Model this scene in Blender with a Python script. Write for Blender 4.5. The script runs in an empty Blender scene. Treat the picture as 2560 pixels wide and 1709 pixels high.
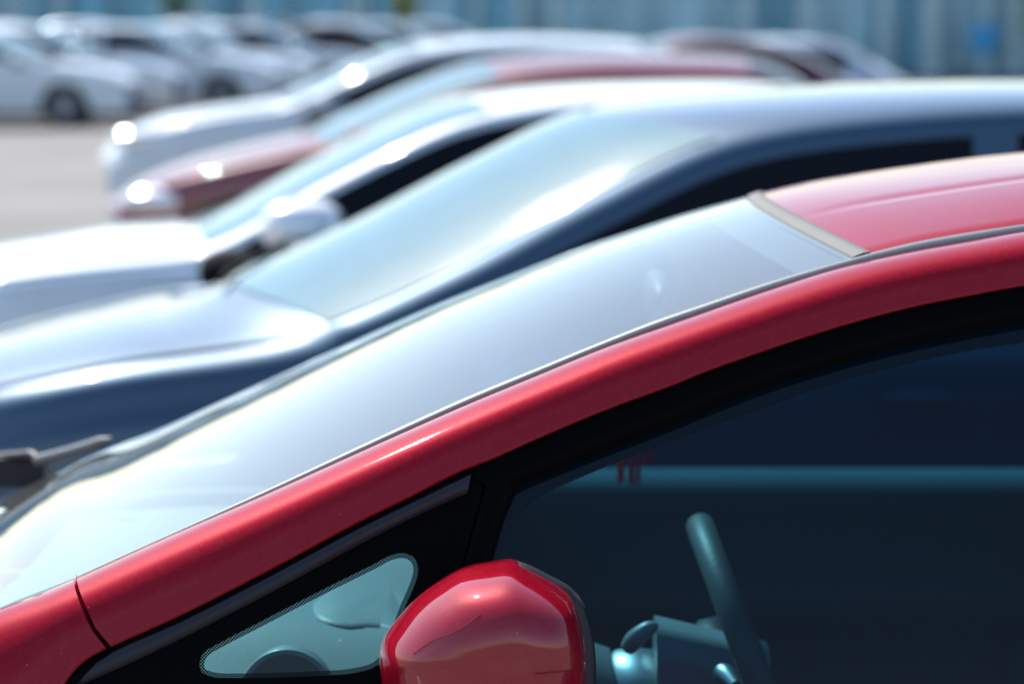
import bpy, math, random
import numpy as np
from mathutils import Vector
R = math.radians
scene = bpy.context.scene
random.seed(7)

# ------------------------------------------------------------------ camera
CAM_H = 1.72
F_PX = 6400.0                       # focal length in photograph pixels (2560 wide)
CX, CY, HOR = 1280.0, 854.5, 27.0
PITCH = math.atan((CY - HOR) / F_PX)
cam_d = bpy.data.cameras.new("camera")
cam_d.sensor_width = 36.0
cam_d.lens = F_PX * 36.0 / 2560.0
cam_d.clip_start, cam_d.clip_end = 0.1, 2000.0
cam_d.dof.use_dof = True
cam_d.dof.focus_distance = 2.74
cam_d.dof.aperture_fstop = 3.3
cam = bpy.data.objects.new("camera", cam_d)
scene.collection.objects.link(cam)
cam.location = (0, 0, CAM_H)
cam.rotation_euler = (math.pi / 2 - PITCH, 0, 0)
scene.camera = cam

# ------------------------------------------------------------------ world, sun, exposure
SUN_EL, SUN_AZ = R(50), R(-34)      # azimuth measured from +Y (away from the camera) towards +X
world = bpy.data.worlds.new("World")
scene.world = world
world.use_nodes = True
wn, wl = world.node_tree.nodes, world.node_tree.links
wn.clear()
sky = wn.new("ShaderNodeTexSky")
sky.sky_type = 'NISHITA'
sky.sun_disc = False
sky.sun_elevation = SUN_EL
sky.sun_rotation = SUN_AZ
sky.air_density, sky.dust_density, sky.ozone_density = 1.0, 1.2, 1.2
bg = wn.new("ShaderNodeBackground")
bg.inputs["Strength"].default_value = 0.14
wo = wn.new("ShaderNodeOutputWorld")
wl.new(sky.outputs[0], bg.inputs[0])
wl.new(bg.outputs[0], wo.inputs[0])

sun_d = bpy.data.lights.new("sun", 'SUN')
sun_d.energy = 5.0
sun_d.angle = R(0.5)
sun_d.color = (1.0, 0.96, 0.9)
sun = bpy.data.objects.new("sun", sun_d)
scene.collection.objects.link(sun)
sdir = Vector((math.sin(SUN_AZ) * math.cos(SUN_EL), math.cos(SUN_AZ) * math.cos(SUN_EL), math.sin(SUN_EL)))
sun.rotation_euler = sdir.to_track_quat('Z', 'Y').to_euler()

scene.view_settings.view_transform = 'Standard'
scene.view_settings.look = 'None'
scene.view_settings.exposure = 0.62
scene.view_settings.gamma = 1.0
scene.view_settings.use_curve_mapping = False
scene.render.engine = 'CYCLES'
scene.cycles.use_denoising = True
scene.cycles.max_bounces = 10
scene.cycles.transparent_max_bounces = 24
scene.cycles.sample_clamp_indirect = 6.0
scene.cycles.caustics_reflective = False
scene.cycles.caustics_refractive = False

# ------------------------------------------------------------------ materials
def new_mat(name):
    m = bpy.data.materials.new(name)
    m.use_nodes = True
    nt = m.node_tree
    return m, nt, nt.nodes["Principled BSDF"]

def noise_bump(nt, p, scale, strength, dist=0.001, detail=3, sock="Normal"):
    tc = nt.nodes.new("ShaderNodeTexCoord")
    n = nt.nodes.new("ShaderNodeTexNoise")
    n.inputs["Scale"].default_value = scale
    n.inputs["Detail"].default_value = detail
    b = nt.nodes.new("ShaderNodeBump")
    b.inputs["Strength"].default_value = strength
    b.inputs["Distance"].default_value = dist
    nt.links.new(tc.outputs["Object"], n.inputs["Vector"])
    nt.links.new(n.outputs["Fac"], b.inputs["Height"])
    nt.links.new(b.outputs["Normal"], p.inputs[sock])
    return tc, n

def vary(nt, p, col, scale, amt, stretch=(1, 1, 1)):
    """gentle procedural variation of a base colour"""
    tc = nt.nodes.new("ShaderNodeTexCoord")
    mp = nt.nodes.new("ShaderNodeMapping")
    mp.inputs["Scale"].default_value = stretch
    n = nt.nodes.new("ShaderNodeTexNoise")
    n.inputs["Scale"].default_value = scale
    n.inputs["Detail"].default_value = 5
    r = nt.nodes.new("ShaderNodeValToRGB")
    r.color_ramp.elements[0].position, r.color_ramp.elements[1].position = 0.3, 0.7
    r.color_ramp.elements[0].color = tuple(c * (1 - amt) for c in col) + (1,)
    r.color_ramp.elements[1].color = tuple(min(1, c * (1 + amt)) for c in col) + (1,)
    nt.links.new(tc.outputs["Object"], mp.inputs["Vector"])
    nt.links.new(mp.outputs[0], n.inputs["Vector"])
    nt.links.new(n.outputs["Fac"], r.inputs["Fac"])
    nt.links.new(r.outputs["Color"], p.inputs["Base Color"])
    return r

def paint(name, col, metallic=0.0, rough=0.4, coat=1.0, coat_rough=0.03, amt=0.03):
    m, nt, p = new_mat(name)
    p.inputs["Base Color"].default_value = tuple(col) + (1,)
    vary(nt, p, col, 6, amt)
    p.inputs["Metallic"].default_value = metallic
    p.inputs["Roughness"].default_value = rough
    p.inputs["Coat Weight"].default_value = coat
    p.inputs["Specular IOR Level"].default_value = 0.15
    p.inputs["Coat Roughness"].default_value = coat_rough
    return m

def plastic(name, col, rough=0.45, spec=0.5, bump=0.0, scale=900, amt=0.05):
    m, nt, p = new_mat(name)
    vary(nt, p, col, 8, amt)
    p.inputs["Roughness"].default_value = rough
    p.inputs["Specular IOR Level"].default_value = spec
    if bump:
        noise_bump(nt, p, scale, bump, 0.0006)
    return m

def hero_paint():
    m, nt, p = new_mat("red_car_paint")
    tc = nt.nodes.new("ShaderNodeTexCoord")
    # tiny pale dust specks and grit on the lacquer
    v = nt.nodes.new("ShaderNodeTexVoronoi")
    v.inputs["Scale"].default_value = 95
    nz = nt.nodes.new("ShaderNodeTexNoise")
    nz.inputs["Scale"].default_value = 21
    nz.inputs["Detail"].default_value = 4
    lt = nt.nodes.new("ShaderNodeMath"); lt.operation = 'LESS_THAN'; lt.inputs[1].default_value = 0.055
    gt = nt.nodes.new("ShaderNodeMath"); gt.operation = 'GREATER_THAN'; gt.inputs[1].default_value = 0.56
    mu = nt.nodes.new("ShaderNodeMath"); mu.operation = 'MULTIPLY'
    # haze of fine dust, stronger on upward faces
    n2 = nt.nodes.new("ShaderNodeTexNoise"); n2.inputs["Scale"].default_value = 160; n2.inputs["Detail"].default_value = 6
    rr = nt.nodes.new("ShaderNodeMapRange")
    rr.inputs["From Min"].default_value = 0.35; rr.inputs["From Max"].default_value = 0.75
    rr.inputs["To Min"].default_value = 0.0; rr.inputs["To Max"].default_value = 0.012
    mx = nt.nodes.new("ShaderNodeMath"); mx.operation = 'MAXIMUM'
    s9 = nt.nodes.new("ShaderNodeMath"); s9.operation = 'MULTIPLY'; s9.inputs[1].default_value = 0.35
    mix = nt.nodes.new("ShaderNodeMix"); mix.data_type = 'RGBA'
    mix.inputs["A"].default_value = (0.27, 0.0002, 0.012, 1)
    mix.inputs["B"].default_value = (0.75, 0.6, 0.55, 1)
    L = nt.links.new
    L(tc.outputs["Object"], v.inputs["Vector"]); L(tc.outputs["Object"], nz.inputs["Vector"]); L(tc.outputs["Object"], n2.inputs["Vector"])
    L(v.outputs["Distance"], lt.inputs[0]); L(nz.outputs["Fac"], gt.inputs[0])
    L(lt.outputs[0], mu.inputs[0]); L(gt.outputs[0], mu.inputs[1]); L(mu.outputs[0], s9.inputs[0])
    L(n2.outputs["Fac"], rr.inputs["Value"]); L(rr.outputs[0], mx.inputs[0]); L(s9.outputs[0], mx.inputs[1])
    L(mx.outputs[0], mix.inputs["Factor"]); L(mix.outputs["Result"], p.inputs["Base Color"])
    p.inputs["Metallic"].default_value = 0.1
    p.inputs["Coat IOR"].default_value = 1.32
    p.inputs["Roughness"].default_value = 0.40
    p.inputs["Specular IOR Level"].default_value = 0.0
    p.inputs["Coat Weight"].default_value = 1.0
    p.inputs["Coat Roughness"].default_value = 0.035
    b = nt.nodes.new("ShaderNodeBump"); b.inputs["Strength"].default_value = 0.02; b.inputs["Distance"].default_value = 0.0003
    n3 = nt.nodes.new("ShaderNodeTexNoise"); n3.inputs["Scale"].default_value = 260
    L(tc.outputs["Object"], n3.inputs["Vector"]); L(n3.outputs["Fac"], b.inputs["Height"]); L(b.outputs[0], p.inputs["Coat Normal"])
    return m

def glass(name, tint, dust=0.0, gain=1.0, arcs=()):
    """thin car glass: tinted transmission plus a Fresnel reflection of both faces"""
    m = bpy.data.materials.new(name); m.use_nodes = True
    nt = m.node_tree; nt.nodes.clear(); L = nt.links.new
    out = nt.nodes.new("ShaderNodeOutputMaterial")
    geo = nt.nodes.new("ShaderNodeNewGeometry")
    mr = nt.nodes.new("ShaderNodeMapRange")
    mr.inputs["To Min"].default_value = 1.52; mr.inputs["To Max"].default_value = 1 / 1.52
    L(geo.outputs["Backfacing"], mr.inputs["Value"])
    fr = nt.nodes.new("ShaderNodeFresnel"); L(mr.outputs[0], fr.inputs["IOR"])
    a = nt.nodes.new("ShaderNodeMath"); a.operation = 'MULTIPLY'; a.inputs[1].default_value = 2 * gain; L(fr.outputs[0], a.inputs[0])
    b = nt.nodes.new("ShaderNodeMath"); b.operation = 'ADD'; b.inputs[1].default_value = 1; L(fr.outputs[0], b.inputs[0])
    c = nt.nodes.new("ShaderNodeMath"); c.operation = 'DIVIDE'; c.use_clamp = True; L(a.outputs[0], c.inputs[0]); L(b.outputs[0], c.inputs[1])
    tr = nt.nodes.new("ShaderNodeBsdfTransparent"); tr.inputs[0].default_value = tuple(tint) + (1,)
    gl = nt.nodes.new("ShaderNodeBsdfGlossy"); gl.inputs["Roughness"].default_value = 0.0; gl.inputs["Color"].default_value = (0.95, 1, 0.98, 1)
    mix = nt.nodes.new("ShaderNodeMixShader")
    L(c.outputs[0], mix.inputs[0]); L(tr.outputs[0], mix.inputs[1]); L(gl.outputs[0], mix.inputs[2])
    last = mix.outputs[0]
    if dust:
        df = nt.nodes.new("ShaderNodeBsdfDiffuse"); df.inputs[0].default_value = (0.6, 0.62, 0.6, 1)
        tc = nt.nodes.new("ShaderNodeTexCoord")
        n = nt.nodes.new("ShaderNodeTexNoise"); n.inputs["Scale"].default_value = 3.0; n.inputs["Detail"].default_value = 8
        r = nt.nodes.new("ShaderNodeMapRange")
        r.inputs["From Min"].default_value = 0.2; r.inputs["From Max"].default_value = 0.8
        r.inputs["To Min"].default_value = dust * 0.7; r.inputs["To Max"].default_value = dust * 1.3
        L(tc.outputs["Object"], n.inputs["Vector"]); L(n.outputs["Fac"], r.inputs["Value"])
        fac = r.outputs[0]
        for cx_, cy_, rad, amount in arcs:
            sub = nt.nodes.new("ShaderNodeVectorMath"); sub.operation = 'SUBTRACT'; sub.inputs[1].default_value = (cx_, cy_, 0)
            sc_ = nt.nodes.new("ShaderNodeVectorMath"); sc_.operation = 'MULTIPLY'; sc_.inputs[1].default_value = (1, 1, 0)
            ln = nt.nodes.new("ShaderNodeVectorMath"); ln.operation = 'LENGTH'
            L(tc.outputs["Object"], sub.inputs[0]); L(sub.outputs[0], sc_.inputs[0]); L(sc_.outputs[0], ln.inputs[0])
            st_ = nt.nodes.new("ShaderNodeMapRange"); st_.inputs["From Min"].default_value = rad - .004; st_.inputs["From Max"].default_value = rad + .004
            st_.inputs["To Min"].default_value = 1 - amount; st_.inputs["To Max"].default_value = 1.0
            L(ln.outputs["Value"], st_.inputs["Value"])
            mm = nt.nodes.new("ShaderNodeMath"); mm.operation = 'MULTIPLY'; L(fac, mm.inputs[0]); L(st_.outputs[0], mm.inputs[1]); fac = mm.outputs[0]
        m2 = nt.nodes.new("ShaderNodeMixShader")
        L(fac, m2.inputs[0]); L(last, m2.inputs[1]); L(df.outputs[0], m2.inputs[2]); last = m2.outputs[0]
    L(last, out.inputs["Surface"])
    return m

def chrome(name, col=(0.8, 0.82, 0.85), rough=0.12):
    m, nt, p = new_mat(name)
    vary(nt, p, col, 10, 0.04)
    p.inputs["Metallic"].default_value = 1.0
    p.inputs["Roughness"].default_value = rough
    return m

M = {}
M['hero'] = hero_paint()
M['hero_mirror'] = M['hero'].copy(); M['hero_mirror'].name = "red_mirror_shell_paint"
for n_ in M['hero_mirror'].node_tree.nodes:
    if n_.type == 'BSDF_PRINCIPLED': n_.inputs["Coat IOR"].default_value = 1.62
M['gloss_black'] = plastic("black_gloss_trim", (0.002, 0.002, 0.0025), 0.4, 0.03)
M['satin_navy'] = plastic("satin_dark_trim", (0.006, 0.007, 0.014), 0.5, 0.5)
M['rubber'] = plastic("grey_rubber_moulding", (0.13, 0.15, 0.16), 0.42, 0.6, 0.15, 700)
M['gasket'] = plastic('matt_beige_gasket', (0.17, 0.175, 0.165), 0.75, 0.25, 0.2, 700)
M['inner_frame'] = plastic("navy_inner_frame", (0.012, 0.016, 0.035), 0.7, 0.3, 0.5, 500)
M['seal'] = plastic("black_rubber_seal", (0.01, 0.01, 0.01), 0.6, 0.3)
M['wind_glass'] = glass("windshield_glass", (0.70, 0.86, 0.86), 0.07, 1.0, ((-.95, -.28, .80, .35), (-1.05, .25, .62, .3)))
M['side_glass'] = glass("tinted_side_glass", (0.19, 0.48, 0.60), 0.001, 0.25)
M['quarter_glass'] = glass("quarter_glass", (0.36, 0.74, 0.82), 0.002, 0.5)
M['dash'] = plastic("dashboard_grain", (0.15, 0.165, 0.17), 0.5, 0.4, 0.5, 420)
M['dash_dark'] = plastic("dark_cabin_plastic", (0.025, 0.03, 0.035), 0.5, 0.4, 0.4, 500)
M['door_card'] = plastic("door_card_plastic", (0.09, 0.11, 0.12), 0.7, 0.3, 0.4, 300)
M['seat'] = plastic("seat_cloth", (0.05, 0.06, 0.07), 0.9, 0.2, 0.8, 600)
M['wheel_leather'] = plastic("wheel_leather_grain", (0.07, 0.075, 0.08), 0.5, 0.5, 0.9, 330)
M['column'] = plastic("column_shroud", (0.22, 0.24, 0.25), 0.38, 0.6, 0.3, 500)
M['satin_metal'] = chrome("satin_metal", (0.40, 0.43, 0.45), 0.42)
M['tassel'] = plastic("red_silk", (0.55, 0.01, 0.03), 0.6, 0.4)
M['chrome'] = chrome("chrome")
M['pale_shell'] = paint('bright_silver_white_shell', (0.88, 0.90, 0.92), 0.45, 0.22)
M['lamp'] = chrome("headlamp_reflector", (0.85, 0.87, 0.9), 0.09)
M['tyre'] = plastic("tyre_rubber", (0.012, 0.012, 0.013), 0.8, 0.3)
M['rim'] = chrome("alloy_rim", (0.42, 0.44, 0.48), 0.35)
M['bg_glass'] = plastic("dark_car_window", (0.002, 0.003, 0.006), 0.04, 0.2)
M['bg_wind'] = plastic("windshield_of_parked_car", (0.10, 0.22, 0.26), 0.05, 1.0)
M['under'] = plastic("underbody", (0.01, 0.01, 0.01), 0.9, 0.1)
M['plate'] = plastic("blank_plate", (0.02, 0.06, 0.35), 0.4, 0.4)
M['tail'] = plastic("tail_lamp_red", (0.4, 0.01, 0.01), 0.1, 0.5)
M['mirror_glass'] = chrome("mirror_glass", (0.75, 0.8, 0.82), 0.01)

# ------------------------------------------------------------------ mesh helpers
def mesh_obj(name, verts, faces, mat, parent=None, smooth=True, origin=None):
    """verts in world space; the object sits in its parent's frame"""
    o0 = Vector((0, 0, 0)) if origin is None else Vector(origin)
    me = bpy.data.meshes.new(name)
    me.from_pydata([tuple(Vector(v) - o0) for v in verts], [], faces)
    me.materials.append(mat)
    if smooth:
        me.polygons.foreach_set("use_smooth", [True] * len(me.polygons))
    me.update()
    ob = bpy.data.objects.new(name, me)
    scene.collection.objects.link(ob)
    if parent is not None:
        ob.parent = parent
    return ob

def empty(name, loc, label, cat, group=None, rz=0.0):
    e = bpy.data.objects.new(name, None)
    scene.collection.objects.link(e)
    e.location = loc
    e.rotation_euler = (0, 0, rz)
    e["label"] = label
    e["category"] = cat
    if group:
        e["group"] = group
    return e

def grid_faces(nu, nv, off=0, close_v=False):
    f = []
    for i in range(nu - 1):
        for j in range(nv - 1 if not close_v else nv):
            j2 = (j + 1) % nv
            f.append((off + i * nv + j, off + i * nv + j2, off + (i + 1) * nv + j2, off + (i + 1) * nv + j))
    return f

class MB:
    def __init__(s): s.v, s.f = [], []
    def grid(s, rows, close_v=False, flip=False):
        nu, nv = len(rows), len(rows[0]); o = len(s.v)
        for r in rows: s.v += [tuple(p) for p in r]
        fs = grid_faces(nu, nv, o, close_v)
        if flip: fs = [tuple(reversed(f)) for f in fs]
        s.f += fs
        return s
    def poly(s, pts, flip=False):
        o = len(s.v); s.v += [tuple(p) for p in pts]
        idx = list(range(o, o + len(pts)))
        s.f.append(tuple(reversed(idx)) if flip else tuple(idx))
        return s
    def box(s, c, d, rot=None):
        o = len(s.v); c = Vector(c)
        for sx in (-1, 1):
            for sy in (-1, 1):
                for sz in (-1, 1):
                    p = Vector((sx * d[0] / 2, sy * d[1] / 2, sz * d[2] / 2))
                    if rot is not None: p = rot @ p
                    s.v.append(tuple(c + p))
        for q in ((0, 1, 3, 2), (4, 6, 7, 5), (0, 4, 5, 1), (2, 3, 7, 6), (0, 2, 6, 4), (1, 5, 7, 3)):
            s.f.append(tuple(o + k for k in q))
        return s
    def tube(s, pts, rad, n=10, caps=True):
        pts = [Vector(p) for p in pts]; rows = []
        rads = rad if isinstance(rad, (list, tuple)) else [rad] * len(pts)
        up = Vector((0, 0, 1))
        t0 = (pts[1] - pts[0]).normalized()
        if abs(t0.dot(up)) > 0.9: up = Vector((0, 1, 0))
        a = t0.cross(up).normalized()
        for i, p in enumerate(pts):
            t = (pts[min(i + 1, len(pts) - 1)] - pts[max(i - 1, 0)]).normalized()
            a = (a - t * a.dot(t)).normalized(); b = t.cross(a)
            rows.append([p + (a * math.cos(2 * math.pi * k / n) + b * math.sin(2 * math.pi * k / n)) * rads[i] for k in range(n)])
        s.grid(rows, close_v=True)
        if caps:
            s.poly(rows[0]); s.poly(rows[-1], flip=True)
        return s
    def ellipsoid(s, c, r, nu=14, nv=20, e=1.0):
        rows = []
        sp = lambda x: math.copysign(abs(x) ** e, x)
        for i in range(nu + 1):
            th = math.pi * i / nu
            rows.append([(c[0] + r[0] * sp(math.sin(th)) * sp(math.cos(2 * math.pi * j / nv)),
                          c[1] + r[1] * sp(math.sin(th)) * sp(math.sin(2 * math.pi * j / nv)),
                          c[2] + r[2] * sp(math.cos(th))) for j in range(nv)])
        s.grid(rows, close_v=True)
        return s
    def build(s, name, mat, parent=None, smooth=True, origin=None):
        return mesh_obj(name, s.v, s.f, mat, parent, smooth, origin)

def spline(pts, n):
    """resample a polyline through pts as n points of a Catmull-Rom curve, even in arc length"""
    P = [np.array(p, float) for p in pts]
    Q = [2 * P[0] - P[1]] + P + [2 * P[-1] - P[-2]]
    fine = []
    for i in range(1, len(Q) - 2):
        p0, p1, p2, p3 = Q[i - 1:i + 3]
        d = [max(np.linalg.norm(b - a) ** 0.5, 1e-6) for a, b in ((p0, p1), (p1, p2), (p2, p3))]
        t0 = 0; t1 = d[0]; t2 = t1 + d[1]; t3 = t2 + d[2]
        for k in range(16):
            t = t1 + (t2 - t1) * k / 16
            A1 = (t1 - t) / (t1 - t0) * p0 + (t - t0) / (t1 - t0) * p1
            A2 = (t2 - t) / (t2 - t1) * p1 + (t - t1) / (t2 - t1) * p2
            A3 = (t3 - t) / (t3 - t2) * p2 + (t - t2) / (t3 - t2) * p3
            B1 = (t2 - t) / (t2 - t0) * A1 + (t - t0) / (t2 - t0) * A2
            B2 = (t3 - t) / (t3 - t1) * A2 + (t - t1) / (t3 - t1) * A3
            fine.append((t2 - t) / (t2 - t1) * B1 + (t - t1) / (t2 - t1) * B2)
    fine.append(P[-1])
    fine = np.array(fine)
    s = np.concatenate([[0], np.cumsum(np.linalg.norm(np.diff(fine, axis=0), axis=1))])
    u = np.linspace(0, s[-1], n)
    return [Vector([np.interp(x, s, fine[:, k]) for k in range(fine.shape[1])]) for x in u]

def curve1(pts):
    """smooth scalar function through (x, value) points"""
    xs = [p[0] for p in pts]
    fine = spline([(p[0], p[1]) for p in pts], 240)
    X = [p[0] for p in fine]; Z = [p[1] for p in fine]
    return lambda x: float(np.interp(x, X, Z))

# ------------------------------------------------------------------ pixel -> place
def ray(px, py):
    a = (px - CX) / F_PX; b = -(py - CY) / F_PX
    return Vector((a, math.cos(PITCH) + b * math.sin(PITCH), -math.sin(PITCH) + b * math.cos(PITCH)))

def at(px, py, y):
    d = ray(px, py)
    return Vector((0, 0, CAM_H)) + d * (y / d.y)

def side_y(z):                       # the near flank of the red car leans inward above the belt
    t = max(z - 0.95, -0.3)
    return 2.70 + 0.28 * t + 0.25 * t * t

def U(px, py, off=0.0):
    y = 2.8
    for _ in range(25):
        p = at(px, py, y)
        y = side_y(p.z) + off
    return at(px, py, y)

YC = 3.49                           # centre plane of the red car
def mir(p, dz=0.0): return Vector((p[0], 2 * YC - p[1], p[2] + dz))
def mird(p): return mir(p, -.050)

# ------------------------------------------------------------------ ground
def ground():
    m, nt, p = new_mat("sunlit_asphalt")
    vary(nt, p, (0.205, 0.20, 0.19), 0.35, 0.14)
    p.inputs["Roughness"].default_value = 0.9
    p.inputs["Specular IOR Level"].default_value = 0.2
    noise_bump(nt, p, 60, 0.5, 0.004)
    g = MB().poly([(-400, -300, 0), (400, -300, 0), (400, 700, 0), (-400, 700, 0)]).build("ground", m, smooth=False)
    g["kind"] = "structure"
    mw = plastic("road_marking_white", (0.62, 0.62, 0.6), 0.8, 0.2, amt=0.15)
    lines = MB()
    for k in range(11):
        y = 4.85 + k * 2.75 - 2.75
        lines.poly([(-3.0, y - .06, .004), (2.3, y - .06, .004), (2.3, y + .06, .004), (-3.0, y + .06, .004)])
    o = lines.build("painted_bay_lines", mw, smooth=False)
    o["kind"] = "structure"
    mg, nt, p = new_mat("verge_grass")
    vary(nt, p, (0.06, 0.10, 0.035), 3, 0.4)
    v = MB().poly([(-60, 62.6, .006), (60, 62.6, .006), (60, 65.4, .006), (-60, 65.4, .006)]).build("grass_verge", mg, smooth=False)
    v["kind"] = "structure"
    rnd = random.Random(5)
    b = MB()
    for i in range(9000):
        x, y = rnd.uniform(-22, 22), rnd.uniform(62.7, 64.6)
        h, w, a = rnd.uniform(.06, .2), rnd.uniform(.01, .03), rnd.uniform(0, 6.28)
        dx, dy = math.cos(a) * w, math.sin(a) * w
        b.poly([(x - dx, y - dy, .006), (x + dx, y + dy, .006), (x + rnd.uniform(-.05, .05), y + rnd.uniform(-.05, .05), h)])
    o = b.build("grass", mg, smooth=False)
    o["kind"] = "stuff"; o["label"] = "rough grass along the foot of the blue hoarding"; o["category"] = "grass"
ground()

# ------------------------------------------------------------------ blue hoarding far behind
def hoarding():
    Y = 65.0
    root = empty("hoarding_fence", (0, Y, 0), "long blue corrugated hoarding with pale posts behind the car park", "fence")
    m, nt, p = new_mat("blue_sheet_metal")
    vary(nt, p, (0.20, 0.44, 0.56), 1.1, 0.45, (3.0, 1, 0.25))
    p.inputs["Roughness"].default_value = 0.45
    m2, nt, p = new_mat("faded_blue_sheet_metal")
    vary(nt, p, (0.36, 0.56, 0.64), 1.4, 0.4, (3.0, 1, 0.25))
    p.inputs["Roughness"].default_value = 0.45
    mp = plastic("pale_post_paint", (0.42, 0.58, 0.62), 0.6, 0.4, amt=0.12)
    W, H = 1.5, 3.4
    def panel_mesh(mat, nm):
        b = MB(); rows = []
        xs = []
        n = 8
        for k in range(n):
            x = -W / 2 + k * W / n
            xs += [(x, 0), (x + W / n * .35, 0), (x + W / n * .5, .035), (x + W / n * .85, .035)]
        xs.append((W / 2, 0))
        rows = [[(x, d, z) for x, d in xs] for z in (0.12, H)]
        b.grid(rows)
        return b.build(nm, mat, root, smooth=False)
    protos = [panel_mesh(m, "panel"), panel_mesh(m2, "panel")]
    rnd = random.Random(3)
    xs = np.arange(-45, 45, W)
    for i, x in enumerate(xs):
        if i < 2: o = protos[i]
        else:
            src = protos[0] if rnd.random() < 0.68 else protos[1]
            o = src.copy(); scene.collection.objects.link(o)
        o.location = (x + W / 2, 0, 0)
    rail = MB()
    for z in (.5, 1.7, 3.0):
        rail.box((0, .08, z), (90, .05, .06))
    rail.box((0, -.0, 3.44), (90, .1, .08))
    rail.build("rail", mp, root, smooth=False)
    kick = MB().box((0, -.02, .1), (90, .1, .2)); kick.build("kerb", plastic("hoarding_base_concrete", (.22, .24, .25), .9, .2), root, smooth=False)
    # pale posts, unevenly spaced; x taken from the photograph
    px = [(50, .30), (160, .34), (497, .36), (637, .42), (880, .30), (912, .26), (1190, .25), (1300, .3), (1390, .42), (1560, .25),
          (1860, .40), (2004, .42), (2204, .42), (2318, .52), (2455, .36), (2524, .46)]
    for q, w in px:
        x = (q - CX) / F_PX * (Y - .35)
        b = MB(); n = 10
        rows = [[(x + w / 2 * math.cos(6.2832 * k / n), -.35 + w / 2 * math.sin(6.2832 * k / n), z) for k in range(n)] for z in (0, 1.8, 3.9)]
        b.grid(rows, close_v=True); b.poly(rows[-1], flip=False)
        b.box((x, -.35, .09), (w * 1.4, w * 1.4, .18))
        b.build("post", mp, root)
    for x in list(np.arange(-44, -13, 2.9)) + list(np.arange(14, 45, 2.9)):
        b = MB(); n = 10; w = .4
        rows = [[(x + w / 2 * math.cos(6.2832 * k / n), -.35 + w / 2 * math.sin(6.2832 * k / n), z) for k in range(n)] for z in (0, 1.8, 3.9)]
        b.grid(rows, close_v=True); b.poly(rows[-1], flip=False)
        b.build("post", mp, root)
    # round blue sign
    s = empty("round_sign", (at(2462, 97, 63.6).x, 63.6, 0), "round bright blue sign on a thin pole in front of the hoarding", "sign")
    b = MB(); n = 28; r = .33; zc = at(2462, 97, 63.6).z
    rows = [[(rr * math.cos(6.2832 * k / n), d, zc + rr * 1.15 * math.sin(6.2832 * k / n)) for k in range(n)] for rr, d in ((.001, -.03), (r * .96, -.03), (r, -.02), (r, 0), (.001, 0))]
    b.grid(rows, close_v=True); b.build("sign_plate", plastic("sign_blue", (.02, .30, .62), .4, .4), s)
    MB().tube([(0, .03, 0), (0, .03, zc + .45)], .03).build("pole", mp, s)
    # shrubs against the hoarding
    def leaf_mat(nm, c):
        mm, nt, p = new_mat(nm); vary(nt, p, c, 4, .5); p.inputs["Roughness"].default_value = .6
        return mm
    for (q, zz, rx, rz, col, nm, lab) in ((443, 2.1, .42, .75, (.05, .13, .05), "leafy_shrub", "dark green leafy shrub rising behind the far left cars"),
                                      (1010, 1.9, .38, .55, (.20, .22, .05), "leafy_shrub", "yellow green shrub above the brown car in the far row"),
                                      (2590, 1.9, .55, 1.0, (.10, .20, .05), "leafy_shrub", "bright green shrub at the right end beside the last pale post")):
        x = (q - CX) / F_PX * 63.3
        sh = empty(nm, (x, 63.3, 0), lab, "shrub")
        rnd2 = random.Random(int(q)); b = MB()
        for i in range(900):
            u = Vector((rnd2.gauss(0, 1), rnd2.gauss(0, 1), rnd2.gauss(0, 1))).normalized() * (rnd2.random() ** .4)
            c = Vector((u.x * rx, u.y * rx, zz + u.z * rz))
            a = Vector((rnd2.gauss(0, 1), rnd2.gauss(0, 1), rnd2.gauss(0, 1))).normalized() * .05
            d = a.cross(Vector((rnd2.gauss(0, 1), rnd2.gauss(0, 1), rnd2.gauss(0, 1)))).normalized() * .03
            b.poly([c - a, c + d, c + a, c - d])
        b.build("foliage", leaf_mat("leaves_%d" % q, col), sh, smooth=False)
        MB().tube([(0, 0, 0), (.03, 0, zz * .6), (0, .02, zz)], [.05, .035, .015], 7).build("stem", plastic("bark_%d" % q, (.12, .09, .06), .9), sh)
hoarding()

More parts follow.
